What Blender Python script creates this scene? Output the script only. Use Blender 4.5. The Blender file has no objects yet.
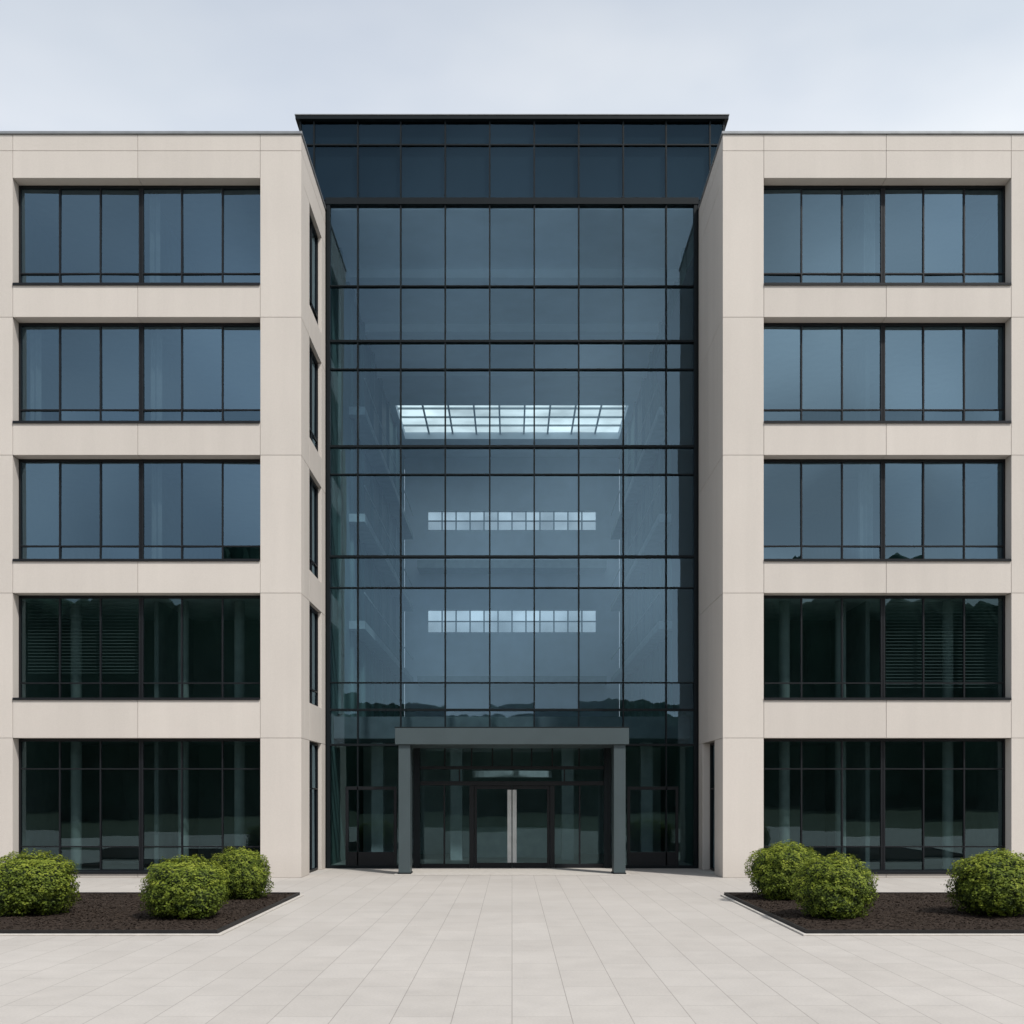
import bpy, math, random
from mathutils import Vector, noise, Matrix
random.seed(7)
scene=bpy.context.scene
col=scene.collection
F=1128.0; EYE=2.24
WING=30.5; GL=34.5

# ---------------------------------------------------------------- materials
def newmat(name):
    m=bpy.data.materials.new(name); m.use_nodes=True
    nt=m.node_tree; nt.nodes.clear()
    out=nt.nodes.new('ShaderNodeOutputMaterial')
    return m,nt,out
def N(nt,t,**kw):
    n=nt.nodes.new(t)
    for k,v in kw.items(): setattr(n,k,v)
    return n
def noisen(nt,vec,scale,detail=4,rough=0.5):
    n=N(nt,'ShaderNodeTexNoise'); n.inputs['Scale'].default_value=scale
    n.inputs['Detail'].default_value=detail; n.inputs['Roughness'].default_value=rough
    nt.links.new(vec,n.inputs['Vector']); return n.outputs['Fac']
def math_(nt,op,a,b=None,c=None):
    n=N(nt,'ShaderNodeMath',operation=op)
    for i,v in enumerate((a,b,c)):
        if v is None: continue
        if isinstance(v,(int,float)): n.inputs[i].default_value=v
        else: nt.links.new(v,n.inputs[i])
    return n.outputs[0]
def maprange(nt,v,a,b,c,d):
    n=N(nt,'ShaderNodeMapRange'); nt.links.new(v,n.inputs[0])
    for i,x in enumerate((a,b,c,d)): n.inputs[i+1].default_value=x
    return n.outputs[0]
def mixc(nt,f,a,b,mode='MIX'):
    n=N(nt,'ShaderNodeMix',data_type='RGBA',blend_type=mode)
    for s,v in ((n.inputs[0],f),(n.inputs[6],a),(n.inputs[7],b)):
        if isinstance(v,(int,float)): s.default_value=v
        elif isinstance(v,tuple): s.default_value=(*v,1) if len(v)==3 else v
        else: nt.links.new(v,s)
    return n.outputs[2]
def objcoord(nt): return N(nt,'ShaderNodeNewGeometry').outputs['Position']
def mapping(nt,v,s):
    n=N(nt,'ShaderNodeMapping'); n.inputs['Scale'].default_value=s
    nt.links.new(v,n.inputs['Vector']); return n.outputs[0]
def grey(nt,v):
    n=N(nt,'ShaderNodeCombineColor')
    for i in range(3): nt.links.new(v,n.inputs[i])
    return n.outputs[0]

def stone_mat():
    m,nt,out=newmat('precast_stone'); P=objcoord(nt)
    b=N(nt,'ShaderNodeBsdfPrincipled'); b.inputs['Roughness'].default_value=0.85; b.inputs['Specular IOR Level'].default_value=0.3
    at=N(nt,'ShaderNodeAttribute',attribute_name='tint')
    big=noisen(nt,P,0.35,5); fine=noisen(nt,P,45,3,0.7)
    streak=noisen(nt,mapping(nt,P,(2.5,2.5,0.18)),1.0,5,0.6)
    v=math_(nt,'ADD',maprange(nt,big,0.3,0.7,0.97,1.03),maprange(nt,fine,0.3,0.7,-0.04,0.04))
    v=math_(nt,'ADD',v,maprange(nt,streak,0.3,0.7,-0.035,0.02))
    v=math_(nt,'ADD',v,maprange(nt,at.outputs['Fac'],0,1,-0.035,0.035))
    c=mixc(nt,1.0,(0.535,0.490,0.446),grey(nt,v),'MULTIPLY')
    sep=N(nt,'ShaderNodeSeparateXYZ'); nt.links.new(P,sep.inputs[0])
    d=maprange(nt,math_(nt,'SUBTRACT',sep.outputs[2],math_(nt,'MULTIPLY',big,0.6)),-0.3,0.5,0.22,0.0)
    c=mixc(nt,d,c,(0.24,0.21,0.18))
    nt.links.new(c,b.inputs['Base Color'])
    bp=N(nt,'ShaderNodeBump'); bp.inputs['Strength'].default_value=0.15; bp.inputs['Distance'].default_value=0.01
    nt.links.new(fine,bp.inputs['Height']); nt.links.new(bp.outputs[0],b.inputs['Normal'])
    nt.links.new(b.outputs[0],out.inputs[0]); return m
def simple(name,colr,rough=0.6,metal=0.0,var=0.12,scale=3.0,bump=0.0,spec=0.5):
    m,nt,out=newmat(name); P=objcoord(nt)
    b=N(nt,'ShaderNodeBsdfPrincipled'); b.inputs['Roughness'].default_value=rough; b.inputs['Metallic'].default_value=metal
    b.inputs['Specular IOR Level'].default_value=spec
    n=noisen(nt,P,scale,5)
    c=mixc(nt,1.0,colr,grey(nt,maprange(nt,n,0.3,0.7,1-var,1+var)),'MULTIPLY')
    nt.links.new(c,b.inputs['Base Color'])
    if bump:
        bp=N(nt,'ShaderNodeBump'); bp.inputs['Strength'].default_value=bump; bp.inputs['Distance'].default_value=0.02
        nt.links.new(noisen(nt,P,scale*8,4),bp.inputs['Height']); nt.links.new(bp.outputs[0],b.inputs['Normal'])
    nt.links.new(b.outputs[0],out.inputs[0]); return m
def glass_mat(name,trans,refl,fac,wob=0.05):
    m,nt,out=newmat(name); P=objcoord(nt)
    t=N(nt,'ShaderNodeBsdfTransparent'); t.inputs[0].default_value=(*trans,1)
    g=N(nt,'ShaderNodeBsdfGlossy'); g.inputs['Roughness'].default_value=0.0; g.inputs['Color'].default_value=(*refl,1)
    bp=N(nt,'ShaderNodeBump'); bp.inputs['Strength'].default_value=wob; bp.inputs['Distance'].default_value=0.02
    nt.links.new(noisen(nt,P,0.9,2),bp.inputs['Height']); nt.links.new(bp.outputs[0],g.inputs['Normal'])
    at=N(nt,'ShaderNodeAttribute',attribute_name='tint')
    lw=N(nt,'ShaderNodeLayerWeight'); lw.inputs['Blend'].default_value=0.25
    f=math_(nt,'ADD',maprange(nt,at.outputs['Fac'],0,1,fac*0.86,fac*1.14),math_(nt,'MULTIPLY',lw.outputs['Fresnel'],0.35))
    mx=N(nt,'ShaderNodeMixShader'); nt.links.new(f,mx.inputs[0])
    nt.links.new(t.outputs[0],mx.inputs[1]); nt.links.new(g.outputs[0],mx.inputs[2])
    nt.links.new(mx.outputs[0],out.inputs[0]); return m
def frosted_mat(name,c,clear=0.0):
    m,nt,out=newmat(name); P=objcoord(nt)
    at=N(nt,'ShaderNodeAttribute',attribute_name='tint')
    v=math_(nt,'MULTIPLY',maprange(nt,at.outputs['Fac'],0,1,0.5,1.0),maprange(nt,noisen(nt,P,0.45,3),0.35,0.65,0.6,1.0))
    cc=mixc(nt,1.0,c,grey(nt,v),'MULTIPLY')
    t=N(nt,'ShaderNodeBsdfTranslucent'); nt.links.new(cc,t.inputs[0])
    d=N(nt,'ShaderNodeBsdfTransparent'); nt.links.new(cc,d.inputs[0])
    mx=N(nt,'ShaderNodeMixShader'); mx.inputs[0].default_value=clear
    nt.links.new(t.outputs[0],mx.inputs[1]); nt.links.new(d.outputs[0],mx.inputs[2]); nt.links.new(mx.outputs[0],out.inputs[0]); return m

def paving_mat():
    m,nt,out=newmat('stone_paving'); P=objcoord(nt)
    b=N(nt,'ShaderNodeBsdfPrincipled'); b.inputs['Specular IOR Level'].default_value=0.3
    br=N(nt,'ShaderNodeTexBrick'); br.offset=0.5; br.offset_frequency=2; br.squash=1
    mp=N(nt,'ShaderNodeMapping'); mp.inputs['Rotation'].default_value=(0,0,math.radians(90))
    nt.links.new(P,mp.inputs['Vector']); nt.links.new(mp.outputs[0],br.inputs['Vector'])
    br.inputs['Scale'].default_value=1.0; br.inputs['Brick Width'].default_value=1.2; br.inputs['Row Height'].default_value=0.6
    br.inputs['Mortar Size'].default_value=0.005; br.inputs['Mortar Smooth'].default_value=0.3; br.inputs['Bias'].default_value=0
    br.inputs['Color1'].default_value=(0.428,0.398,0.366,1); br.inputs['Color2'].default_value=(0.452,0.422,0.390,1)
    br.inputs['Mortar'].default_value=(0.27,0.247,0.225,1)
    big=noisen(nt,P,0.25,5); fine=noisen(nt,P,30,4,0.7); mid=noisen(nt,P,2.2,5,0.6)
    v=math_(nt,'ADD',maprange(nt,big,0.3,0.7,0.94,1.04),maprange(nt,fine,0.3,0.7,-0.06,0.06))
    v=math_(nt,'ADD',v,maprange(nt,mid,0.3,0.7,-0.04,0.035))
    c=mixc(nt,1.0,br.outputs['Color'],grey(nt,v),'MULTIPLY')
    nt.links.new(c,b.inputs['Base Color'])
    nt.links.new(maprange(nt,mid,0.3,0.7,0.65,0.85),b.inputs['Roughness'])
    bp=N(nt,'ShaderNodeBump'); bp.inputs['Strength'].default_value=0.25; bp.inputs['Distance'].default_value=0.01
    h=math_(nt,'SUBTRACT',math_(nt,'MULTIPLY',fine,0.3),br.outputs['Fac'])
    nt.links.new(h,bp.inputs['Height']); nt.links.new(bp.outputs[0],b.inputs['Normal'])
    nt.links.new(b.outputs[0],out.inputs[0]); return m
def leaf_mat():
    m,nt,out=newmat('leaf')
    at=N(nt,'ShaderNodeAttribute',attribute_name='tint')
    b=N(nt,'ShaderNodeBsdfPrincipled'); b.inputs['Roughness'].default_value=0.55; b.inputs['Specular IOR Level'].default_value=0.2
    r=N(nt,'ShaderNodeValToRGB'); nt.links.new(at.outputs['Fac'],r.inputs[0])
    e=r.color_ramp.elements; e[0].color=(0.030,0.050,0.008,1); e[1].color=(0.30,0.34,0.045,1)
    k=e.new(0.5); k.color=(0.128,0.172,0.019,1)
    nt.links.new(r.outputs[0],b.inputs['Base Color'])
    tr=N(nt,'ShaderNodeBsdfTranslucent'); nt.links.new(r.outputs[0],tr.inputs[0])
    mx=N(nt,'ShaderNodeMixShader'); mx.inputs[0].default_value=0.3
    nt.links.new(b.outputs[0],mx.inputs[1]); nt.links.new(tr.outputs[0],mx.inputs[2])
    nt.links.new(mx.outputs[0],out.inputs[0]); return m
def mulch_mat():
    m,nt,out=newmat('bark'); P=objcoord(nt)
    at=N(nt,'ShaderNodeAttribute',attribute_name='tint')
    b=N(nt,'ShaderNodeBsdfPrincipled'); b.inputs['Roughness'].default_value=0.95; b.inputs['Specular IOR Level'].default_value=0.15
    n=noisen(nt,P,14,5,0.7)
    v=math_(nt,'ADD',math_(nt,'MULTIPLY',at.outputs['Fac'],0.45),math_(nt,'MULTIPLY',n,0.5))
    r=N(nt,'ShaderNodeValToRGB'); nt.links.new(v,r.inputs[0])
    e=r.color_ramp.elements; e[0].position=0.15; e[0].color=(0.019,0.013,0.010,1); e[1].position=0.95; e[1].color=(0.068,0.050,0.038,1)
    nt.links.new(r.outputs[0],b.inputs['Base Color'])
    nt.links.new(b.outputs[0],out.inputs[0]); return m

STONE=stone_mat()
JOINT=simple('joint_mortar',(0.25,0.225,0.20),0.9)
FRAME=simple('dark_aluminium',(0.007,0.008,0.010),0.45,0.0,0.1,spec=0.25)
FRAME2=simple('facade_mullion',(0.004,0.007,0.009),0.45,0.0,0.1,spec=0.18)
COPING=simple('coping_metal',(0.23,0.24,0.25),0.4,0.3)
CANOPY=simple('canopy_metal',(0.052,0.070,0.075),0.45,0.1,0.06,1.5,spec=0.3)
GW=glass_mat('wing_glass',(0.30,0.36,0.38),(0.54,0.81,1.0),0.165,0.06)
GWL=glass_mat('lower_wing_glass',(0.58,0.68,0.68),(0.60,0.88,0.95),0.085,0.04)
GA=glass_mat('atrium_glass',(0.69,0.82,0.90),(0.52,0.78,0.98),0.10)
GG=glass_mat('lobby_glass',(0.62,0.75,0.75),(0.55,0.85,0.9),0.065)
GU=glass_mat('spandrel_glass',(0.3,0.4,0.45),(0.44,0.72,0.95),0.055)
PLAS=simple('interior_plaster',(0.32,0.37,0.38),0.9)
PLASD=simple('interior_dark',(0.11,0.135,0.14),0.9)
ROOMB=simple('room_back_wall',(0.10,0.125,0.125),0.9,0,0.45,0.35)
COLM=simple('interior_column_paint',(0.17,0.205,0.205),0.9)
LOBW=simple('lobby_wall',(0.27,0.32,0.32),0.9,0,0.3,0.5)
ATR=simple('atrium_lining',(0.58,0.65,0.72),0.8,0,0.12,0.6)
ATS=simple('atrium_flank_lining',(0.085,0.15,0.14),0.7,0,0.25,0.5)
REFLD=simple('painted_flank_reflection',(0.010,0.02,0.022),0.6)  # near-black colour for the sheet that imitates a dark reflection
GAL=simple('gallery_edge',(0.28,0.35,0.36),0.7)
FLOORM=simple('interior_floor',(0.20,0.20,0.19),0.4)
CURT=simple('curtain_fabric',(0.42,0.46,0.48),0.95)
HAND=simple('satin_pull_plate',(0.50,0.51,0.50),0.5)
SPBACK=simple('spandrel_back',(0.02,0.03,0.04),0.7)
KERB=simple('kerb_concrete',(0.48,0.45,0.41),0.85,0,0.1,6,0.2)
EDGE=simple('edging_steel',(0.018,0.017,0.017),0.6,0.1,spec=0.2)
LEAF=leaf_mat(); MULCH=mulch_mat()
STEM=simple('stem_bark',(0.07,0.05,0.035),0.9)
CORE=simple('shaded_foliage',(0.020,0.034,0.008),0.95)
PAV=paving_mat()
LAND=simple('grassland',(0.05,0.065,0.03),0.95,0,0.3,0.05)
WOOD=simple('woodland_foliage',(0.040,0.078,0.056),0.95,0,0.5,0.12,spec=0.1)
FRT=frosted_mat('skylight_glazing',(0.92,0.99,0.95),0.0)
FRC=frosted_mat('clerestory_glazing',(0.90,0.96,0.96),0.75)

# ---------------------------------------------------------------- mesh helper
class MB:
    def __init__(s): s.v=[];s.f=[];s.m=[];s.t=[];s.mats=[]
    def mi(s,mat):
        if mat not in s.mats: s.mats.append(mat)
        return s.mats.index(mat)
    def quad(s,pts,mat,t=0.5):
        i=len(s.v); s.v+=[tuple(p) for p in pts]; s.f.append(tuple(range(i,i+len(pts)))); s.m.append(s.mi(mat)); s.t.append(t)
    def box(s,x0,x1,y0,y1,z0,z1,mat,t=0.5):
        if x0>x1:x0,x1=x1,x0
        if y0>y1:y0,y1=y1,y0
        if z0>z1:z0,z1=z1,z0
        i=len(s.v)
        s.v+=[(x0,y0,z0),(x1,y0,z0),(x1,y1,z0),(x0,y1,z0),(x0,y0,z1),(x1,y0,z1),(x1,y1,z1),(x0,y1,z1)]
        for q in ((0,3,2,1),(4,5,6,7),(0,1,5,4),(1,2,6,5),(2,3,7,6),(3,0,4,7)):
            s.f.append(tuple(i+k for k in q)); s.m.append(s.mi(mat)); s.t.append(t)
    def obj(s,name,parent=None,loc=(0,0,0),bevel=0,smooth=False):
        me=bpy.data.meshes.new(name); me.from_pydata(s.v,[],s.f)
        for m in s.mats: me.materials.append(m)
        me.polygons.foreach_set('material_index',s.m)
        a=me.attributes.new('tint','FLOAT','FACE'); a.data.foreach_set('value',s.t)
        if smooth: me.polygons.foreach_set('use_smooth',[True]*len(s.f))
        me.update()
        return mk(name,me,parent,loc,bevel)
WL={}
def mk(name,me,parent=None,loc=(0,0,0),bevel=0):
    o=bpy.data.objects.new(name,me); col.objects.link(o); o.location=loc
    if parent is not None:
        o.parent=parent
        o.matrix_parent_inverse=Matrix.Translation(-WL[parent])
    if bevel:
        b=o.modifiers.new('bevel','BEVEL'); b.width=bevel; b.segments=2; b.limit_method='ANGLE'
    WL[o]=Vector(loc)
    return o
def empty(name,loc):
    o=bpy.data.objects.new(name,None); col.objects.link(o); o.location=loc; WL[o]=Vector(loc); return o
rnd=random.random

# ---------------------------------------------------------------- building
B=empty('office_building',(0,WING,0))
B['label']='five-storey beige stone office building with tall teal glass atrium'
B['category']='office building'

HEAD=[3.78,7.70,11.43,15.16,18.92]; SILL=[0.14,4.84,8.59,12.32,16.05]
XI=5.70; A0=6.81; AM=10.12; A1=13.50; P1=14.57; A2=21.22; XO=22.33
TOP=20.10
G=0.005
def wing(sx):
    mb=MB()
    def pb(x0,x1,y0,y1,z0,z1):
        mb.box(sx*(x0+G),sx*(x1-G),y0,y1,z0+G,z1-G,STONE,rnd())
    zs=[0]+HEAD[:-1]+[19.66,TOP]
    for x0,x1 in ((XI-G,A0),(A1,P1),(A2,XO)):
        for z0,z1 in zip(zs,zs[1:]): pb(x0,x1,WING,WING+0.40,z0,z1)
        mb.box(sx*(x0+0.02),sx*(x1-0.02),WING+0.02,WING+0.38,0.0,TOP-0.03,JOINT)
    for xa,xm,xb in ((A0,AM,A1),(P1,(P1+A2)/2,A2)):
        bands=[(0,SILL[0])]+[(HEAD[i],SILL[i+1]) for i in range(4)]+[(HEAD[4],19.66),(19.66,TOP)]
        for z0,z1 in bands:
            for x0,x1 in ((xa,xm),(xm,xb)): pb(x0,x1,WING,WING+0.40,z0,z1)
            if z1-z0>0.05: mb.box(sx*(xa-0.02),sx*(xb+0.02),WING+0.021,WING+0.379,z0+0.02,min(z1-0.02,TOP-0.03),JOINT)
    y0=WING+0.40; y3=GL+0.02; ya=31.75; yb=33.75
    for i in range(5):
        op=(sx<0) or i==0
        zlo=0 if i==0 else HEAD[i-1]; s=SILL[i]; h=HEAD[i]
        if i==0: s=0.02
        pf=lambda a,b,c,d: mb.box(sx*XI,sx*(XI+0.36),a+G,b-G,c+G,d-G,STONE,rnd())
        if op:
            pf(y0,ya,zlo,h); pf(yb,y3,zlo,h)
            if s>0.1: pf(ya,yb,zlo,s)
            mb.box(sx*(XI+0.02),sx*(XI+0.34),y0-0.01,ya-0.02,zlo,h,JOINT); mb.box(sx*(XI+0.02),sx*(XI+0.34),yb+0.02,y3-0.01,zlo,h,JOINT)
        else:
            ymid=(y0+y3)/2
            pf(y0,ymid,zlo,h); pf(ymid,y3,zlo,h)
            mb.box(sx*(XI+0.02),sx*(XI+0.34),y0-0.01,y3-0.01,zlo,h,JOINT)
    for z0,z1 in ((HEAD[4],19.66),(19.66,TOP)):
        mb.box(sx*XI,sx*(XI+0.36),y0+G,y3-G,z0+G,z1-G,STONE,rnd())
    mb.box(sx*(XI+0.02),sx*(XI+0.34),y0-0.01,y3-0.01,HEAD[4]+0.01,TOP-0.03,JOINT)
    mb.box(sx*(XO-0.36),sx*(XO-0.003),WING+0.41,62,0,TOP,STONE)
    mb.box(sx*(XI+0.6),sx*(XO-0.37),61.6,62,0,TOP,STONE)
    mb.obj('wall',B,bevel=0.005)
    mb=MB()
    mb.box(sx*(XI+0.37),sx*(XO-0.37),WING+0.41,61.5,19.55,19.75,JOINT)
    mb.obj('roof',B)
    mb=MB()
    mb.box(sx*(XI-0.03),sx*(XO+0.04),WING-0.04,WING+0.42,TOP+0.002,TOP+0.075,COPING)
    mb.box(sx*(XI-0.03),sx*(XI+0.40),WING+0.421,61.9,TOP+0.002,TOP+0.075,COPING)
    mb.obj('coping',B,bevel=0.008)
    mb=MB()
    for i in range(5):
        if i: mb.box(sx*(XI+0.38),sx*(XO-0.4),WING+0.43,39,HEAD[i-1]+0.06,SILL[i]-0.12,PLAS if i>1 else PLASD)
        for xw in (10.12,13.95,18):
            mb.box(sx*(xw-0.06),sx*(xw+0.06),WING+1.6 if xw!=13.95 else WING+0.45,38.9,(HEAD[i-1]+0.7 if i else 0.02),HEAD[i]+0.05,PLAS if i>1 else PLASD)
    for i,yy in ((0,36.2),(1,35.6)):
        z0=0.02 if i==0 else SILL[1]-0.119; z1=HEAD[i]+0.05
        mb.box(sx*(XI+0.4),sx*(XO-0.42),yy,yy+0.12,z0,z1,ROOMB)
    mb.box(sx*(XI+0.38),sx*(XO-0.4),38.9,39.1,0,19.5,PLASD)
    mb.box(sx*(XI+0.38),sx*(XO-0.4),WING+0.43,39,-0.03,0.018,FLOORM)
    mb.obj('interior',B)
    for i in (0,1):
        for xc in (7.75,9.35,12.4):
            mb=MB(); r=0.15; n=20; z0=0.02 if i==0 else SILL[1]-0.1; z1=HEAD[i]+0.05
            for k in range(n):
                a=2*math.pi*k/n;b_=2*math.pi*(k+1)/n
                mb.quad([(r*math.cos(a),r*math.sin(a),z0),(r*math.cos(b_),r*math.sin(b_),z0),(r*math.cos(b_),r*math.sin(b_),z1),(r*math.cos(a),r*math.sin(a),z1)],COLM)
            mb.obj('interior_column',B,loc=(sx*xc,WING+1.6,0),smooth=True)
wing(-1); wing(1)

def pane(mb,x0,x1,z0,z1,y,mat,k=0.007):
    a=(rnd()-.5)*k; b=(rnd()-.5)*k
    mb.quad([(x0,y-a-b,z0),(x1,y+a-b,z0),(x1,y+a+b,z1),(x0,y-a+b,z1)],mat,rnd())
def window_meshes(w,h,tr,groups=2,per=3,glass=GW,t=0.05):
    fr=MB(); gl=MB()
    fr.box(0,t,0,0.1,0,h,FRAME); fr.box(w-t,w,0,0.1,0,h,FRAME)
    fr.box(t,w-t,0,0.1,0,t,FRAME); fr.box(t,w-t,0,0.1,h-t*1.4,h,FRAME)
    xs=[t]; gw=w/groups
    for g in range(groups):
        for k in range(1,per):
            xc=g*gw+gw*k/per; fr.box(xc-0.02,xc+0.02,0.004,0.096,t,h-t*1.4,FRAME); xs+= [xc]
        if g<groups-1:
            xc=(g+1)*gw; fr.box(xc-0.06,xc-0.008,0.002,0.098,t,h-t*1.4,FRAME); fr.box(xc+0.008,xc+0.06,0.002,0.098,t,h-t*1.4,FRAME)
            fr.box(xc-0.0079,xc+0.0079,0.02,0.08,t,h-t*1.4,FRAME); xs+=[xc]
    xs.append(w-t); xs=sorted(xs)
    for z in tr: 
        for a,b in zip(xs,xs[1:]):
            fr.box(a+(0.021 if a>t+.01 else 0)+0.001,b-(0.021 if b<w-t-.01 else 0)-0.001,0.006,0.09,z-0.018,z+0.018,FRAME)
    zs=[t]+list(tr)+[h-t*1.4]
    for a,b in zip(xs,xs[1:]):
        for c,d in zip(zs,zs[1:]): pane(gl,a,b,c,d,0.05,glass,0.020 if glass is GW else 0.010)
    return fr,gl
def finish(mb,name):
    o=mb.obj(name); me=o.data; bpy.data.objects.remove(o); return me
wm={}
W=A1-A0-0.008
def place_window(x,y,z,key,rot=0):
    frm,glm,slm=wm[key]
    def put(name,me,par):
        o=bpy.data.objects.new(name,me); col.objects.link(o)
        if par is None:
            o.parent=B; o.location=(x,y-WING,z); o.rotation_euler=(0,0,rot)
        else: o.parent=par
        return o
    w=put('window',frm,None); put('glass',glm,w)
    if slm: put('sill',slm,w)
for i in range(5):
    h=HEAD[i]-SILL[i]-0.008
    tr=[0.46] if i else [0.68,h-0.82]
    for x in (A0,-A1,P1,-A2):
        f,g=window_meshes(W,h,tr,glass=GW if i>1 else GWL)
        s=MB(); s.box(0.003,W-0.003,-0.40,-0.002,-0.0,0.028,FRAME); s.box(0.003,W-0.003,-0.41,-0.375,-0.04,-0.001,FRAME)
        wm[i]=(finish(f,'window'),finish(g,'glass'),finish(s,'sill'))
        place_window(x+0.004,WING+0.37,SILL[i]+0.004,i)
    z0=SILL[i] if i else 0.02
    f,g=window_meshes(1.99,HEAD[i]-z0-0.008,[0.46] if i else [2.4],groups=1,per=2)
    wm['f%d'%i]=(finish(f,'window'),finish(g,'glass'),None)
    place_window(-(XI+0.10),31.755,z0+0.004,'f%d'%i,rot=math.radians(90))
    if i==0: place_window(XI+0.22,33.745,z0+0.004,'f0',rot=math.radians(-90))

def curtain(x,w,z0,z1):
    mb=MB(); n=int(w*30); ph=rnd()*6
    pts=[(x+w*k/n, WING+0.75+0.035*math.sin(ph+w*k/n*34+1.2*math.sin(k*.3))) for k in range(n+1)]
    for (a,b),(c,d) in zip(pts,pts[1:]): mb.quad([(a,b,z0),(c,d,z0),(c,d,z1),(a,b,z1)],CURT)
    mb.obj('curtain',B,smooth=True)
for i,x,w in ((2,-10.0,0.3),(3,-10.0,0.3),(4,-10.05,0.3),(2,9.6,0.4),(4,9.75,0.3),(3,-13.35,0.3)):
    curtain(x,w,SILL[i]+0.03,HEAD[i]-0.02)
def blind(x0,x1,z0,z1):
    mb=MB(); z=z0
    while z<z1:
        mb.quad([(x0,WING+0.60,z),(x1,WING+0.60,z),(x1,WING+0.62,z+0.014),(x0,WING+0.62,z+0.014)],ROOMB,rnd()); z+=0.09
    mb.obj('blind',B)
blind(A0+3.5,A1-0.1,5.2,7.65); blind(-A1+0.15,-A1+3.2,5.6,7.65)

# ---------------------------------------------------------------- atrium facade
VX=[0.68,2.04,3.40,4.71,5.60]
VX=[-v for v in reversed(VX)]+VX
HZ=[0.0,3.77,4.84,5.67,8.57,9.52,12.03,12.88,15.24,16.09,17.78,20.28]
thick={3.77,4.84,9.52,12.88,16.09}
mb=MB(); t=0.022
for x in VX:
    if abs(x)>5: 
        mb.box(x-0.05,x+0.05,GL-0.11,GL+0.1,0,20.28,FRAME2); continue
    mb.box(x-t,x+t,GL-0.09,GL+0.1,3.80 if abs(x)<3 else 0,20.24,FRAME2)
for z in HZ[1:-1]:
    hh=0.034 if z in thick else 0.018
    mb.box(-5.66,5.66,GL-(0.104 if z in thick else 0.084),GL+0.09,z-hh,z+hh,FRAME2)
mb.box(-5.69,5.69,GL-0.13,GL+0.12,20.25,20.45,FRAME2)
for s in (-1,1):
    mb.box(s*5.66,s*5.698,GL-0.06,GL+0.1,0,20.24,FRAME2)
mb.box(-5.64,-3.02,GL-0.10,GL+0.1,0,0.09,FRAME2); mb.box(3.02,5.64,GL-0.10,GL+0.1,0,0.09,FRAME2)
cw=mb.obj('curtain_wall',B,bevel=0.003)
gl=MB()
for a,b in zip(VX,VX[1:]):
    for c,d in zip(HZ,HZ[1:]):
        if d<3.8 and abs((a+b)/2)<3: continue
        pane(gl,a,b,c,d,GL,GA if c>3.7 else GG)
gl.obj('glass',cw)
mb=MB()
UX=[-6.05]+[v for v in VX if abs(v)<5]+[6.05]
for x in UX: mb.box(x-0.022,x+0.022,GL-0.05,GL+0.1,20.46,22.82,FRAME2)
mb.box(-6.48,6.48,GL-0.052,GL+0.1,22.085,22.125,FRAME2)
mb.box(-6.50,-6.44,GL-0.06,50,20.45,22.82,FRAME2); mb.box(6.44,6.50,GL-0.06,50,20.45,22.82,FRAME2)
ub=mb.obj('upper_glass_band',B)
gl=MB(); ux=[-6.46]+UX+[6.46]
for a,b in zip(ux,ux[1:]):
    for c,d in ((20.46,22.1),(22.1,22.82)): pane(gl,a,b,c,d,GL+0.0,GU)
gl.obj('glass',ub)
mb=MB(); mb.box(-6.4,6.4,GL+0.12,49.9,20.5,22.81,SPBACK); mb.obj('backing_panel',ub)
mb=MB(); mb.box(-6.60,6.60,GL-0.15,50.1,22.83,22.94,FRAME2); mb.box(-6.62,6.62,GL-0.17,50.12,22.942,22.975,COPING)
mb.obj('roof_fascia',B,bevel=0.008)

# ---------------------------------------------------------------- atrium interior
BK=60.0; CE=20.2
mb=MB()
for s in (-1,1):
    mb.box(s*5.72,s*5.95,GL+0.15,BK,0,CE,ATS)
    for z in (8.2,11.95,15.7):
        mb.box(s*5.15,s*5.71,GL+5,BK-1.2,z-0.14,z+0.14,GAL)
        mb.box(s*5.15,s*5.18,GL+5,BK-1.2,z+1.1,z+1.14,GAL)
    for k in range(8):
        y=GL+2.5+k*2.9
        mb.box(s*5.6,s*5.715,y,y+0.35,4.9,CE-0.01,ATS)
S0,S1,SW=52.0,56.9,5.38
mb.box(-5.71,5.71,GL+0.13,S0,CE,CE+0.24,ATR)
mb.box(-5.71,5.71,S1,BK,CE,CE+0.24,ATR)
mb.box(-5.71,-SW,S0+.001,S1-.001,CE,CE+0.24,ATR); mb.box(SW,5.71,S0+.001,S1-.001,CE,CE+0.24,ATR)
for y in (38.5,43,47.5): mb.box(-5.70,5.70,y,y+0.3,CE-0.3,CE-0.002,ATR)
mb.box(-SW-.1,SW+.1,S0-0.1,S0-.001,CE+0.241,CE+0.4,ATR); mb.box(-SW-.1,SW+.1,S1+.001,S1+0.1,CE+0.241,CE+0.4,ATR)
mb.box(-SW-.1,-SW,S0,S1,CE+0.241,CE+0.4,ATR); mb.box(SW,SW+.1,S0,S1,CE+0.241,CE+0.4,ATR)
z=4.3
strips=[(10.9,12.08),(16.34,17.35)]
for a,b in strips:
    mb.box(-5.71,5.71,BK,BK+0.3,z,a,ATR); mb.box(-5.71,-4.47,BK,BK+0.3,a,b,ATR); mb.box(4.47,5.71,BK,BK+0.3,a,b,ATR); z=b
mb.box(-5.71,5.71,BK,BK+0.3,z,CE,ATR)
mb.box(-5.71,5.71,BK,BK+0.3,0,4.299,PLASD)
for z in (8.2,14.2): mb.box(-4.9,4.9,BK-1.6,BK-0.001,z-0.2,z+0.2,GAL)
mb.box(-5.70,5.70,GL+1.6,BK-0.002,4.05,4.75,PLASD)
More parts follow.
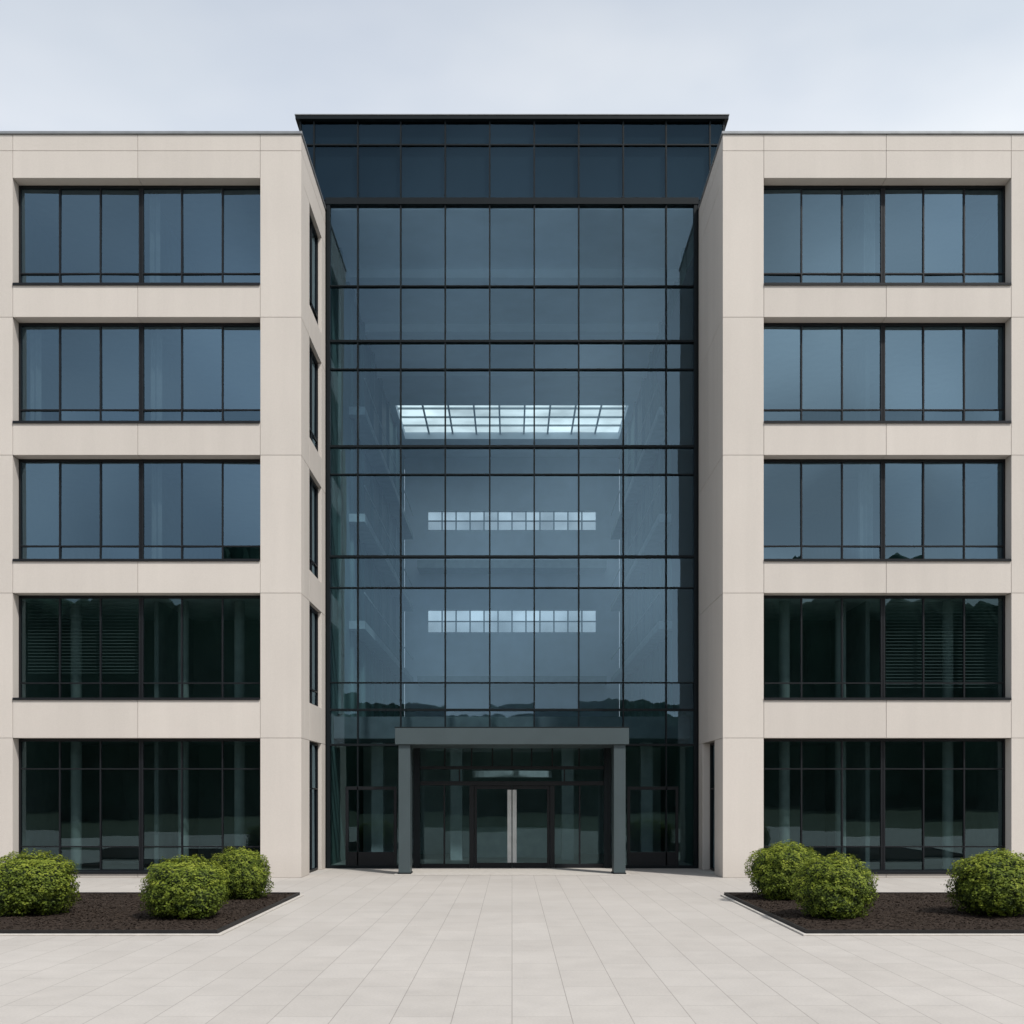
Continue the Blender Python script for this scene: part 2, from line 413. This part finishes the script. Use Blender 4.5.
mb.box(-5.70,5.70,GL+0.12,BK,-0.02,0.02,FLOORM)
for x in (-4.6,-1.9,1.9,4.6):
    mb.box(x-0.2,x+0.2,GL+4,GL+4.4,0.021,4.04,PLAS)
mb.box(-2.2,2.2,GL+5.6,GL+6.3,0.021,1.1,PLAS)
mb.box(-5.6,5.6,GL+8,GL+8.2,0.021,4.04,LOBW)
mb.obj('atrium_interior',B)
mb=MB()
poly=[(5.68,4.9),(5.0,4.9),(4.95,13.0),(4.42,15.6),(5.68,19.2)]  # dark sloped sheet added behind the glass to imitate the right flank's reflection
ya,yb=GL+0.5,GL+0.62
mb.quad([(x,ya,z) for x,z in poly][::-1],REFLD); mb.quad([(x,yb,z) for x,z in poly],REFLD)
for (a,b),(c,d) in zip(poly,poly[1:]+poly[:1]): mb.quad([(a,ya,b),(c,ya,d),(c,yb,d),(a,yb,b)],REFLD)
mb.obj('painted_flank_reflection',B)
mb=MB()
for k in range(1,9):
    x=-SW+2*SW*k/9; mb.box(x-0.04,x+0.04,S0,S1,CE+0.24,CE+0.32,PLAS)
for k in (1,2,3): 
    y=S0+(S1-S0)*k/4; mb.box(-SW,SW,y-0.05,y+0.05,CE+0.245,CE+0.315,PLAS)
sk=mb.obj('skylight',B)
mb=MB()
for k in range(9):
    for j in range(4):
        xa=-SW+2*SW*k/9; xb=-SW+2*SW*(k+1)/9; y0=S0+(S1-S0)*j/4; y1=S0+(S1-S0)*(j+1)/4
        mb.quad([(xa,y0,CE+.34),(xb,y0,CE+.34),(xb,y1,CE+.34),(xa,y1,CE+.34)],FRT,0.15+0.7*rnd())
mb.obj('glazing',sk)
for a,b in strips:
    mb=MB(); mm=MB(); zc=(a+b)/2
    for k in range(12):
        x=-4.47+8.94*k/12; xb=x+8.94/12
        if k: mb.box(x-0.035,x+0.035,BK+0.1,BK+0.2,a,b,PLAS)
        for z0,z1 in ((a,zc),(zc,b)): mm.quad([(x,BK+.22,z0),(xb,BK+.22,z0),(xb,BK+.22,z1),(x,BK+.22,z1)],FRC,max(0,rnd()*0.8+(0.3 if z0==zc else -0.3)-(0.2 if a<12 else 0)))
    mb.box(-4.46,4.46,BK+0.11,BK+0.19,zc-0.03,zc+0.03,PLAS)
    cl=mb.obj('clerestory_window',B)
    mm.obj('glazing',cl)

# ---------------------------------------------------------------- entrance
mb=MB(); mb.box(-3.28,3.28,31.6,GL-0.14,3.66,4.13,CANOPY)
mb.box(-3.29,3.29,31.585,GL-0.14,4.132,4.15,FRAME2)
can=mb.obj('entrance_canopy',B,bevel=0.008)
for s in (-1,1):
    mb=MB(); mb.box(s*2.86,s*3.19,31.68,32.3,0.0,3.658,CANOPY); mb.box(s*2.84,s*3.21,31.66,32.32,0.0,0.06,FRAME2)
    mb.obj('column',can,bevel=0.01)
mb=MB(); D=GL-0.05
for s in (-1,1):
    mb.box(s*2.80,s*3.0,D-0.2,D+0.1,0,3.76,FRAME2)
    mb.box(s*1.16,s*1.30,D-0.1,D+0.08,0,2.52,FRAME)
    mb.box(s*2.04,s*2.09,D-0.05,D+0.05,0.1,2.52,FRAME)
    mb.box(s*1.31,s*2.795,D-0.06,D+0.06,0.0,0.14,FRAME)
mb.box(-2.795,2.795,D-0.12,D+0.1,2.53,2.66,FRAME)
mb.box(-2.795,2.795,D-0.14,D+0.1,3.02,3.12,FRAME)
for x in (-2.05,-1.23,-0.6,0,0.6,1.23,2.05): mb.box(x-0.02,x+0.02,D-0.05,D+0.05,3.121,3.72,FRAME)
for x in (-1.6,1.6): mb.box(x-0.02,x+0.02,D-0.05,D+0.05,2.661,3.019,FRAME)
ent=mb.obj('entrance_frame',B,bevel=0.004)
g=MB()
for a,b in ((-2.8,-2.06),(-2.06,-1.25),(1.25,2.06),(2.06,2.8)): pane(g,a,b,0.12,2.55,D,GG)
for a,b in ((-2.8,-1.6),(-1.6,1.6),(1.6,2.8)): pane(g,a,b,2.63,3.05,D,GG)
for a,b in ((-2.8,-2.05),(-2.05,-1.23),(-1.23,-0.6),(-0.6,0),(0,.6),(.6,1.23),(1.23,2.05),(2.05,2.8)): pane(g,a,b,3.1,3.74,D,GG)
g.obj('glass',ent)
for s in (-1,1):
    mb=MB(); a,b=0.012,1.15
    mb.box(s*a,s*(a+0.05),D-0.04,D+0.03,0.012,2.52,FRAME); mb.box(s*(b-0.08),s*b,D-0.04,D+0.03,0.012,2.52,FRAME)
    mb.box(s*(a+0.051),s*(b-0.081),D-0.038,D+0.028,0.012,0.17,FRAME); mb.box(s*(a+0.051),s*(b-0.081),D-0.038,D+0.028,2.42,2.52,FRAME)
    dr=mb.obj('door',B,bevel=0.003)
    g=MB(); pane(g,min(s*0.06,s*1.08),max(s*0.06,s*1.08),0.16,2.43,D-0.005,GG); g.obj('glass',dr)
    mb=MB(); mb.box(s*0.014,s*0.14,D-0.10,D-0.07,0.18,2.40,HAND)
    for z in (0.5,2.05): mb.box(s*0.03,s*0.06,D-0.07,D-0.04,z,z+0.04,HAND)
    mb.obj('handle',dr,bevel=0.004)
mb=MB(); n=32
ring=[(1.25*math.cos(2*math.pi*k/n),GL+1.2+0.5*math.sin(2*math.pi*k/n)) for k in range(n)]
for z,flip in ((2.80,1),(3.0,0)):
    p=[(x,y,z) for x,y in ring]; mb.quad(p[::-1] if flip else p,CURT)
for k in range(n):
    a=ring[k];b=ring[(k+1)%n]; mb.quad([(a[0],a[1],2.80),(b[0],b[1],2.80),(b[0],b[1],3.0),(a[0],a[1],3.0)],CURT)
mb.obj('ceiling_fitting',B)
for s in (-1,1):
    mb=MB(); x0,x1=3.52,5.08; yy=GL-0.04
    mb.box(s*x0,s*(x0+0.09),yy-0.05,yy+0.03,0.092,2.5,FRAME); mb.box(s*(x1-0.09),s*x1,yy-0.05,yy+0.03,0.092,2.5,FRAME)
    mb.box(s*(x0+0.091),s*(x1-0.091),yy-0.05,yy+0.03,2.40,2.5,FRAME); mb.box(s*(x0+0.091),s*(x1-0.091),yy-0.05,yy+0.03,0.092,0.5,FRAME)
    mb.obj('side_door',B,bevel=0.003)
mb=MB(); mb.box(-3.3,3.3,31.5,GL-0.2,0.0045,0.02,KERB); mb.obj('threshold',B)

# ---------------------------------------------------------------- ground
def sheet(name,x0,x1,y0,y1,z,mat,label):
    mb=MB(); mb.quad([(x0,y0,z),(x1,y0,z),(x1,y1,z),(x0,y1,z)],mat); o=mb.obj(name); o['kind']='structure'; o['label']=label; o['category']=name; return o
sheet('ground',-1500,1500,-1500,1500,-0.008,LAND,'flat grassland stretching to the horizon')
sheet('pavement',-60,60,-6,80,0.0,PAV,'pale beige stone paving of the forecourt')

# ---------------------------------------------------------------- beds
BY0,BY1,BX0,BX1=18.0,25.0,4.70,15.0
def bed(s):
    mb=MB(); e=0.035
    E=empty('planting_bed',(s*(BX0+BX1)/2,(BY0+BY1)/2,0))
    E['label']='planting bed of dark bark mulch with black steel edging'; E['category']='planting bed'; E['group']='planting beds before the office building'
    mb.box(s*BX0,s*BX1,BY0,BY0+e,0.0,0.085,EDGE); mb.box(s*BX0,s*BX1,BY1-e,BY1,0.0,0.085,EDGE)
    mb.box(s*BX0,s*(BX0+e),BY0+e+.0005,BY1-e-.0005,0,0.085,EDGE); mb.box(s*(BX1-e),s*BX1,BY0+e+.0005,BY1-e-.0005,0,0.085,EDGE)
    mb.obj('edging',E)
    mb=MB(); k=0.07
    mb.box(s*(BX0-k),s*(BX1+k),BY0-k,BY0-0.002,0,0.03,KERB); mb.box(s*(BX0-k),s*(BX1+k),BY1+0.002,BY1+k,0,0.03,KERB)
    mb.box(s*(BX0-k),s*(BX0-0.002),BY0-.001,BY1+.001,0,0.03,KERB)
    mb.obj('kerb',E,bevel=0.008)
    mb=MB(); nx,ny=150,105
    x0,x1=BX0+e,BX1-e; y0,y1=BY0+e,BY1-e
    def H(x,y):
        d=min(x-x0,x1-x,y-y0,y1-y); return 0.055+0.03*min(1,d*2)+0.014*noise.noise(Vector((x*6,y*6,s)))+0.03*noise.noise(Vector((x*1.1,y*1.1,s*3)))*min(1,d*3)
    for j in range(ny+1):
        for i in range(nx+1):
            x=x0+(x1-x0)*i/nx; y=y0+(y1-y0)*j/ny; mb.v.append((s*x,y,H(x,y)))
    mi=mb.mi(MULCH)
    for j in range(ny):
        for i in range(nx):
            a=j*(nx+1)+i; q=(a,a+1,a+nx+2,a+nx+1)
            mb.f.append(q if s>0 else q[::-1]); mb.m.append(mi); mb.t.append(0.2*rnd()+0.2)
    for _ in range(30000):
        x=x0+.03+(12.5-x0)*rnd(); y=y0+.03+(y1-y0-.06)*rnd()
        z=H(x,y)+0.007; c=Vector((s*x,y,z)); L=0.009+0.018*rnd(); Wd=0.005+0.007*rnd(); a=rnd()*6.28
        u=Vector((math.cos(a),math.sin(a),(rnd()-.5)*0.7))*L; v=Vector((-math.sin(a),math.cos(a),(rnd()-.5)*1.0))*Wd
        mb.quad([c-u-v,c+u-v,c+u+v,c-u+v],MULCH,rnd()**1.6)
    mb.obj('bark_mulch',E)
bed(-1); bed(1)

# ---------------------------------------------------------------- bushes
def bush_mesh(seed,nl=16000):
    rs=random.Random(seed); mb=MB(); off=Vector((seed*7.3,seed*3.1,0))
    def rad(d):
        r=1+0.15*noise.noise(d*1.6+off)+0.12*noise.noise(d*4.2+off)+0.09*noise.noise(d*9+off)
        k=(abs(d.x)**2.6+abs(d.y)**2.6+abs(d.z)**2.6)**(-1/2.6)
        return r*k*0.93
    for _ in range(nl):
        z=rs.uniform(-0.92,1); a=rs.uniform(0,6.283); q=math.sqrt(1-z*z); d=Vector((q*math.cos(a),q*math.sin(a),z))
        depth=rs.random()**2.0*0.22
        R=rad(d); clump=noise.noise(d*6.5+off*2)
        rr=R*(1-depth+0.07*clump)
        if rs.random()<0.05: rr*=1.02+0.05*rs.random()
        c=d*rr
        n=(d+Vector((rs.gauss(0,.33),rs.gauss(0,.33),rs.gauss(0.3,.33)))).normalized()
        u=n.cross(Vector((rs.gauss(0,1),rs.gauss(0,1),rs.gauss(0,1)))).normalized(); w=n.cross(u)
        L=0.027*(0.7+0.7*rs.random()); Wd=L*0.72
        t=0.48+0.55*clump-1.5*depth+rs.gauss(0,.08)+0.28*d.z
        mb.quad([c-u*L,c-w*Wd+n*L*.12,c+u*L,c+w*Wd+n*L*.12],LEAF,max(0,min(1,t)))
    me_l=finish(mb,'foliage')
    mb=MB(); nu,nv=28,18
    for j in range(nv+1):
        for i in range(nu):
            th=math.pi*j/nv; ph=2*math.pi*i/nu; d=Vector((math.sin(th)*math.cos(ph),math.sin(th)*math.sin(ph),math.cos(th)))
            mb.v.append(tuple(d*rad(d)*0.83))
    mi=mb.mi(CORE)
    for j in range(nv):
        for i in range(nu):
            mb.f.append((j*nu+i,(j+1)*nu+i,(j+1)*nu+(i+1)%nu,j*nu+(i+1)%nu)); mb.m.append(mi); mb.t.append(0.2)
    me_c=finish(mb,'inner_foliage')
    mb=MB()
    for k in range(6):
        a=k*1.05; p0=Vector((0.06*math.cos(a),0.06*math.sin(a),-1.05)); p1=Vector((0.35*math.cos(a),0.35*math.sin(a),-0.3))
        for q in range(5):
            a0=q*1.2566;a1=(q+1)*1.2566
            o0=Vector((math.cos(a0),math.sin(a0),0));o1=Vector((math.cos(a1),math.sin(a1),0))
            mb.quad([p0+o0*.04,p0+o1*.04,p1+o1*.02,p1+o0*.02],STEM)
    me_s=finish(mb,'stem')
    return me_l,me_c,me_s
bm=[bush_mesh(i+1) for i in range(3)]
def bush(x,y,w,h,k,rot,label):
    E=empty('bush',(x,y,0.02)); E['label']=label; E['category']='bush'; E['group']='clipped bushes in the planting beds'
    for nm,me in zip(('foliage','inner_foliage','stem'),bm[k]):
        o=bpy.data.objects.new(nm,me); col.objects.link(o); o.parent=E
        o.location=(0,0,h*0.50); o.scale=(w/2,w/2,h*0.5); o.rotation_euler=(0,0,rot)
L1='rounded green clipped bush on dark bark mulch'
bush(-8.70,20.4,1.66,1.20,0,0.3,L1)
bush(-5.76,19.9,1.50,1.15,1,1.7,L1)
bush(-5.66,23.5,1.30,1.10,2,2.9,'smaller rounded green bush on dark bark mulch')
bush(5.68,23.5,1.52,1.24,0,4.2,'rounded green bush partly behind another bush on bark mulch')
bush(5.72,20.0,1.42,1.15,2,0.9,L1)
bush(8.72,20.3,1.62,1.24,1,5.1,L1)

# ---------------------------------------------------------------- wood opposite the building (seen in the glass)
mb=MB(); rs=random.Random(3)
def crown(x,y,h,w):
    nu,nv=14,9; i0=len(mb.v); mi=mb.mi(WOOD)
    for j in range(nv+1):
        for i in range(nu):
            th=math.pi*j/nv; ph=2*math.pi*i/nu; d=Vector((math.sin(th)*math.cos(ph),math.sin(th)*math.sin(ph),math.cos(th)))
            r=1+0.10*noise.noise(d*2.5+Vector((x,y,0)))
            mb.v.append((x+d.x*w*r,y+d.y*w*r,h*0.45+d.z*h*0.5*r))
    for j in range(nv):
        for i in range(nu):
            mb.f.append((i0+j*nu+i,i0+(j+1)*nu+i,i0+(j+1)*nu+(i+1)%nu,i0+j*nu+(i+1)%nu)); mb.m.append(mi); mb.t.append(.5)
for _ in range(320):
    x=rs.uniform(-34,34); y=-80-rs.random()*8
    h=14.2+1.0*noise.noise(Vector((x*.06,3.3,0)))+0.3*rs.random()
    crown(x,y,h,3.8+1.5*rs.random())
for _ in range(460):
    x=rs.uniform(31.5,120)*rs.choice((-1,1)); y=-76-rs.random()*9
    crown(x,y,27.6+0.6*rs.random(),3.0+1.5*rs.random()+(2 if abs(x)>36 else 0))
o=mb.obj('distant_wood'); o['kind']='stuff'; o['label']='dark wood of broadleaf trees facing the building'; o['category']='wood'

# ---------------------------------------------------------------- light
SUN_EL=math.radians(50); sv=Vector((0.62,-0.78,0)).normalized()
world=bpy.data.worlds.new('World'); scene.world=world; world.use_nodes=True
nt=world.node_tree; nt.nodes.clear()
out=N(nt,'ShaderNodeOutputWorld'); bg=N(nt,'ShaderNodeBackground'); bg.inputs[1].default_value=0.115
sky=N(nt,'ShaderNodeTexSky'); sky.sky_type='NISHITA'; sky.sun_disc=False; sky.sun_elevation=SUN_EL; sky.sun_rotation=math.atan2(sv.x,sv.y)
sky.air_density=1.0; sky.dust_density=1.5
tc=N(nt,'ShaderNodeTexCoord')
mp=mapping(nt,tc.outputs['Generated'],(1.0,1.0,2.2))
n1=noisen(nt,mp,1.7,5,0.5); n2=noisen(nt,mp,2.4,4,0.5)
sep=N(nt,'ShaderNodeSeparateXYZ'); nt.links.new(tc.outputs['Generated'],sep.inputs[0])
cl=math_(nt,'ADD',maprange(nt,n1,0.36,0.60,0.66,0.92),maprange(nt,sep.outputs[0],-0.4,0.3,-0.10,0.06))
ccol=mixc(nt,maprange(nt,n2,0.34,0.64,0,1),(6.2,6.85,7.6),(8.1,8.4,8.75))
lift=maprange(nt,sep.outputs[2],0.48,0.64,1.0,0.82)
lift2=maprange(nt,sep.outputs[2],0.08,0.45,1.22,0.99)
right=maprange(nt,sep.outputs[0],-0.5,0.5,0.93,1.05)
# unseen cloud brightness opposite the building, added to grade the window reflections
n3=noisen(nt,tc.outputs['Generated'],5.0,1.0,0.4)
cb=maprange(nt,n3,0.36,0.64,0.65,1.45)
cb=math_(nt,'MULTIPLY',cb,maprange(nt,sep.outputs[0],-0.35,0.35,0.86,1.28))
gate=maprange(nt,sep.outputs[1],-0.35,-0.75,0.0,1.0)
cbm=math_(nt,'ADD',math_(nt,'MULTIPLY',gate,math_(nt,'SUBTRACT',cb,1.0)),1.0)
k=math_(nt,'MULTIPLY',math_(nt,'MULTIPLY',math_(nt,'MULTIPLY',lift,lift2),right),cbm)
ccol=mixc(nt,1.0,ccol,grey(nt,k),'MULTIPLY')
skyb=mixc(nt,1.0,sky.outputs[0],(1.7,1.7,1.7),'MULTIPLY')
c=mixc(nt,cl,skyb,ccol)
nt.links.new(c,bg.inputs[0]); nt.links.new(bg.outputs[0],out.inputs[0])
ld=bpy.data.lights.new('sun','SUN'); ld.energy=3.75; ld.angle=math.radians(3.0); ld.color=(1,0.96,0.905)
lo=bpy.data.objects.new('sun',ld); col.objects.link(lo)
dirv=Vector((sv.x*math.cos(SUN_EL),sv.y*math.cos(SUN_EL),math.sin(SUN_EL)))
lo.rotation_euler=dirv.to_track_quat('Z','Y').to_euler(); lo.location=(20,-20,40)

cd=bpy.data.cameras.new('camera'); cam=bpy.data.objects.new('camera',cd); col.objects.link(cam)
cam.location=(0,0,EYE); cam.rotation_euler=(math.radians(90),0,0)
cd.sensor_width=36; cd.lens=36*F/1024; cd.shift_y=(795-512)/1024; cd.clip_end=5000; cd.clip_start=0.1
scene.camera=cam
scene.view_settings.view_transform='Standard'; scene.view_settings.look='None'; scene.view_settings.exposure=0
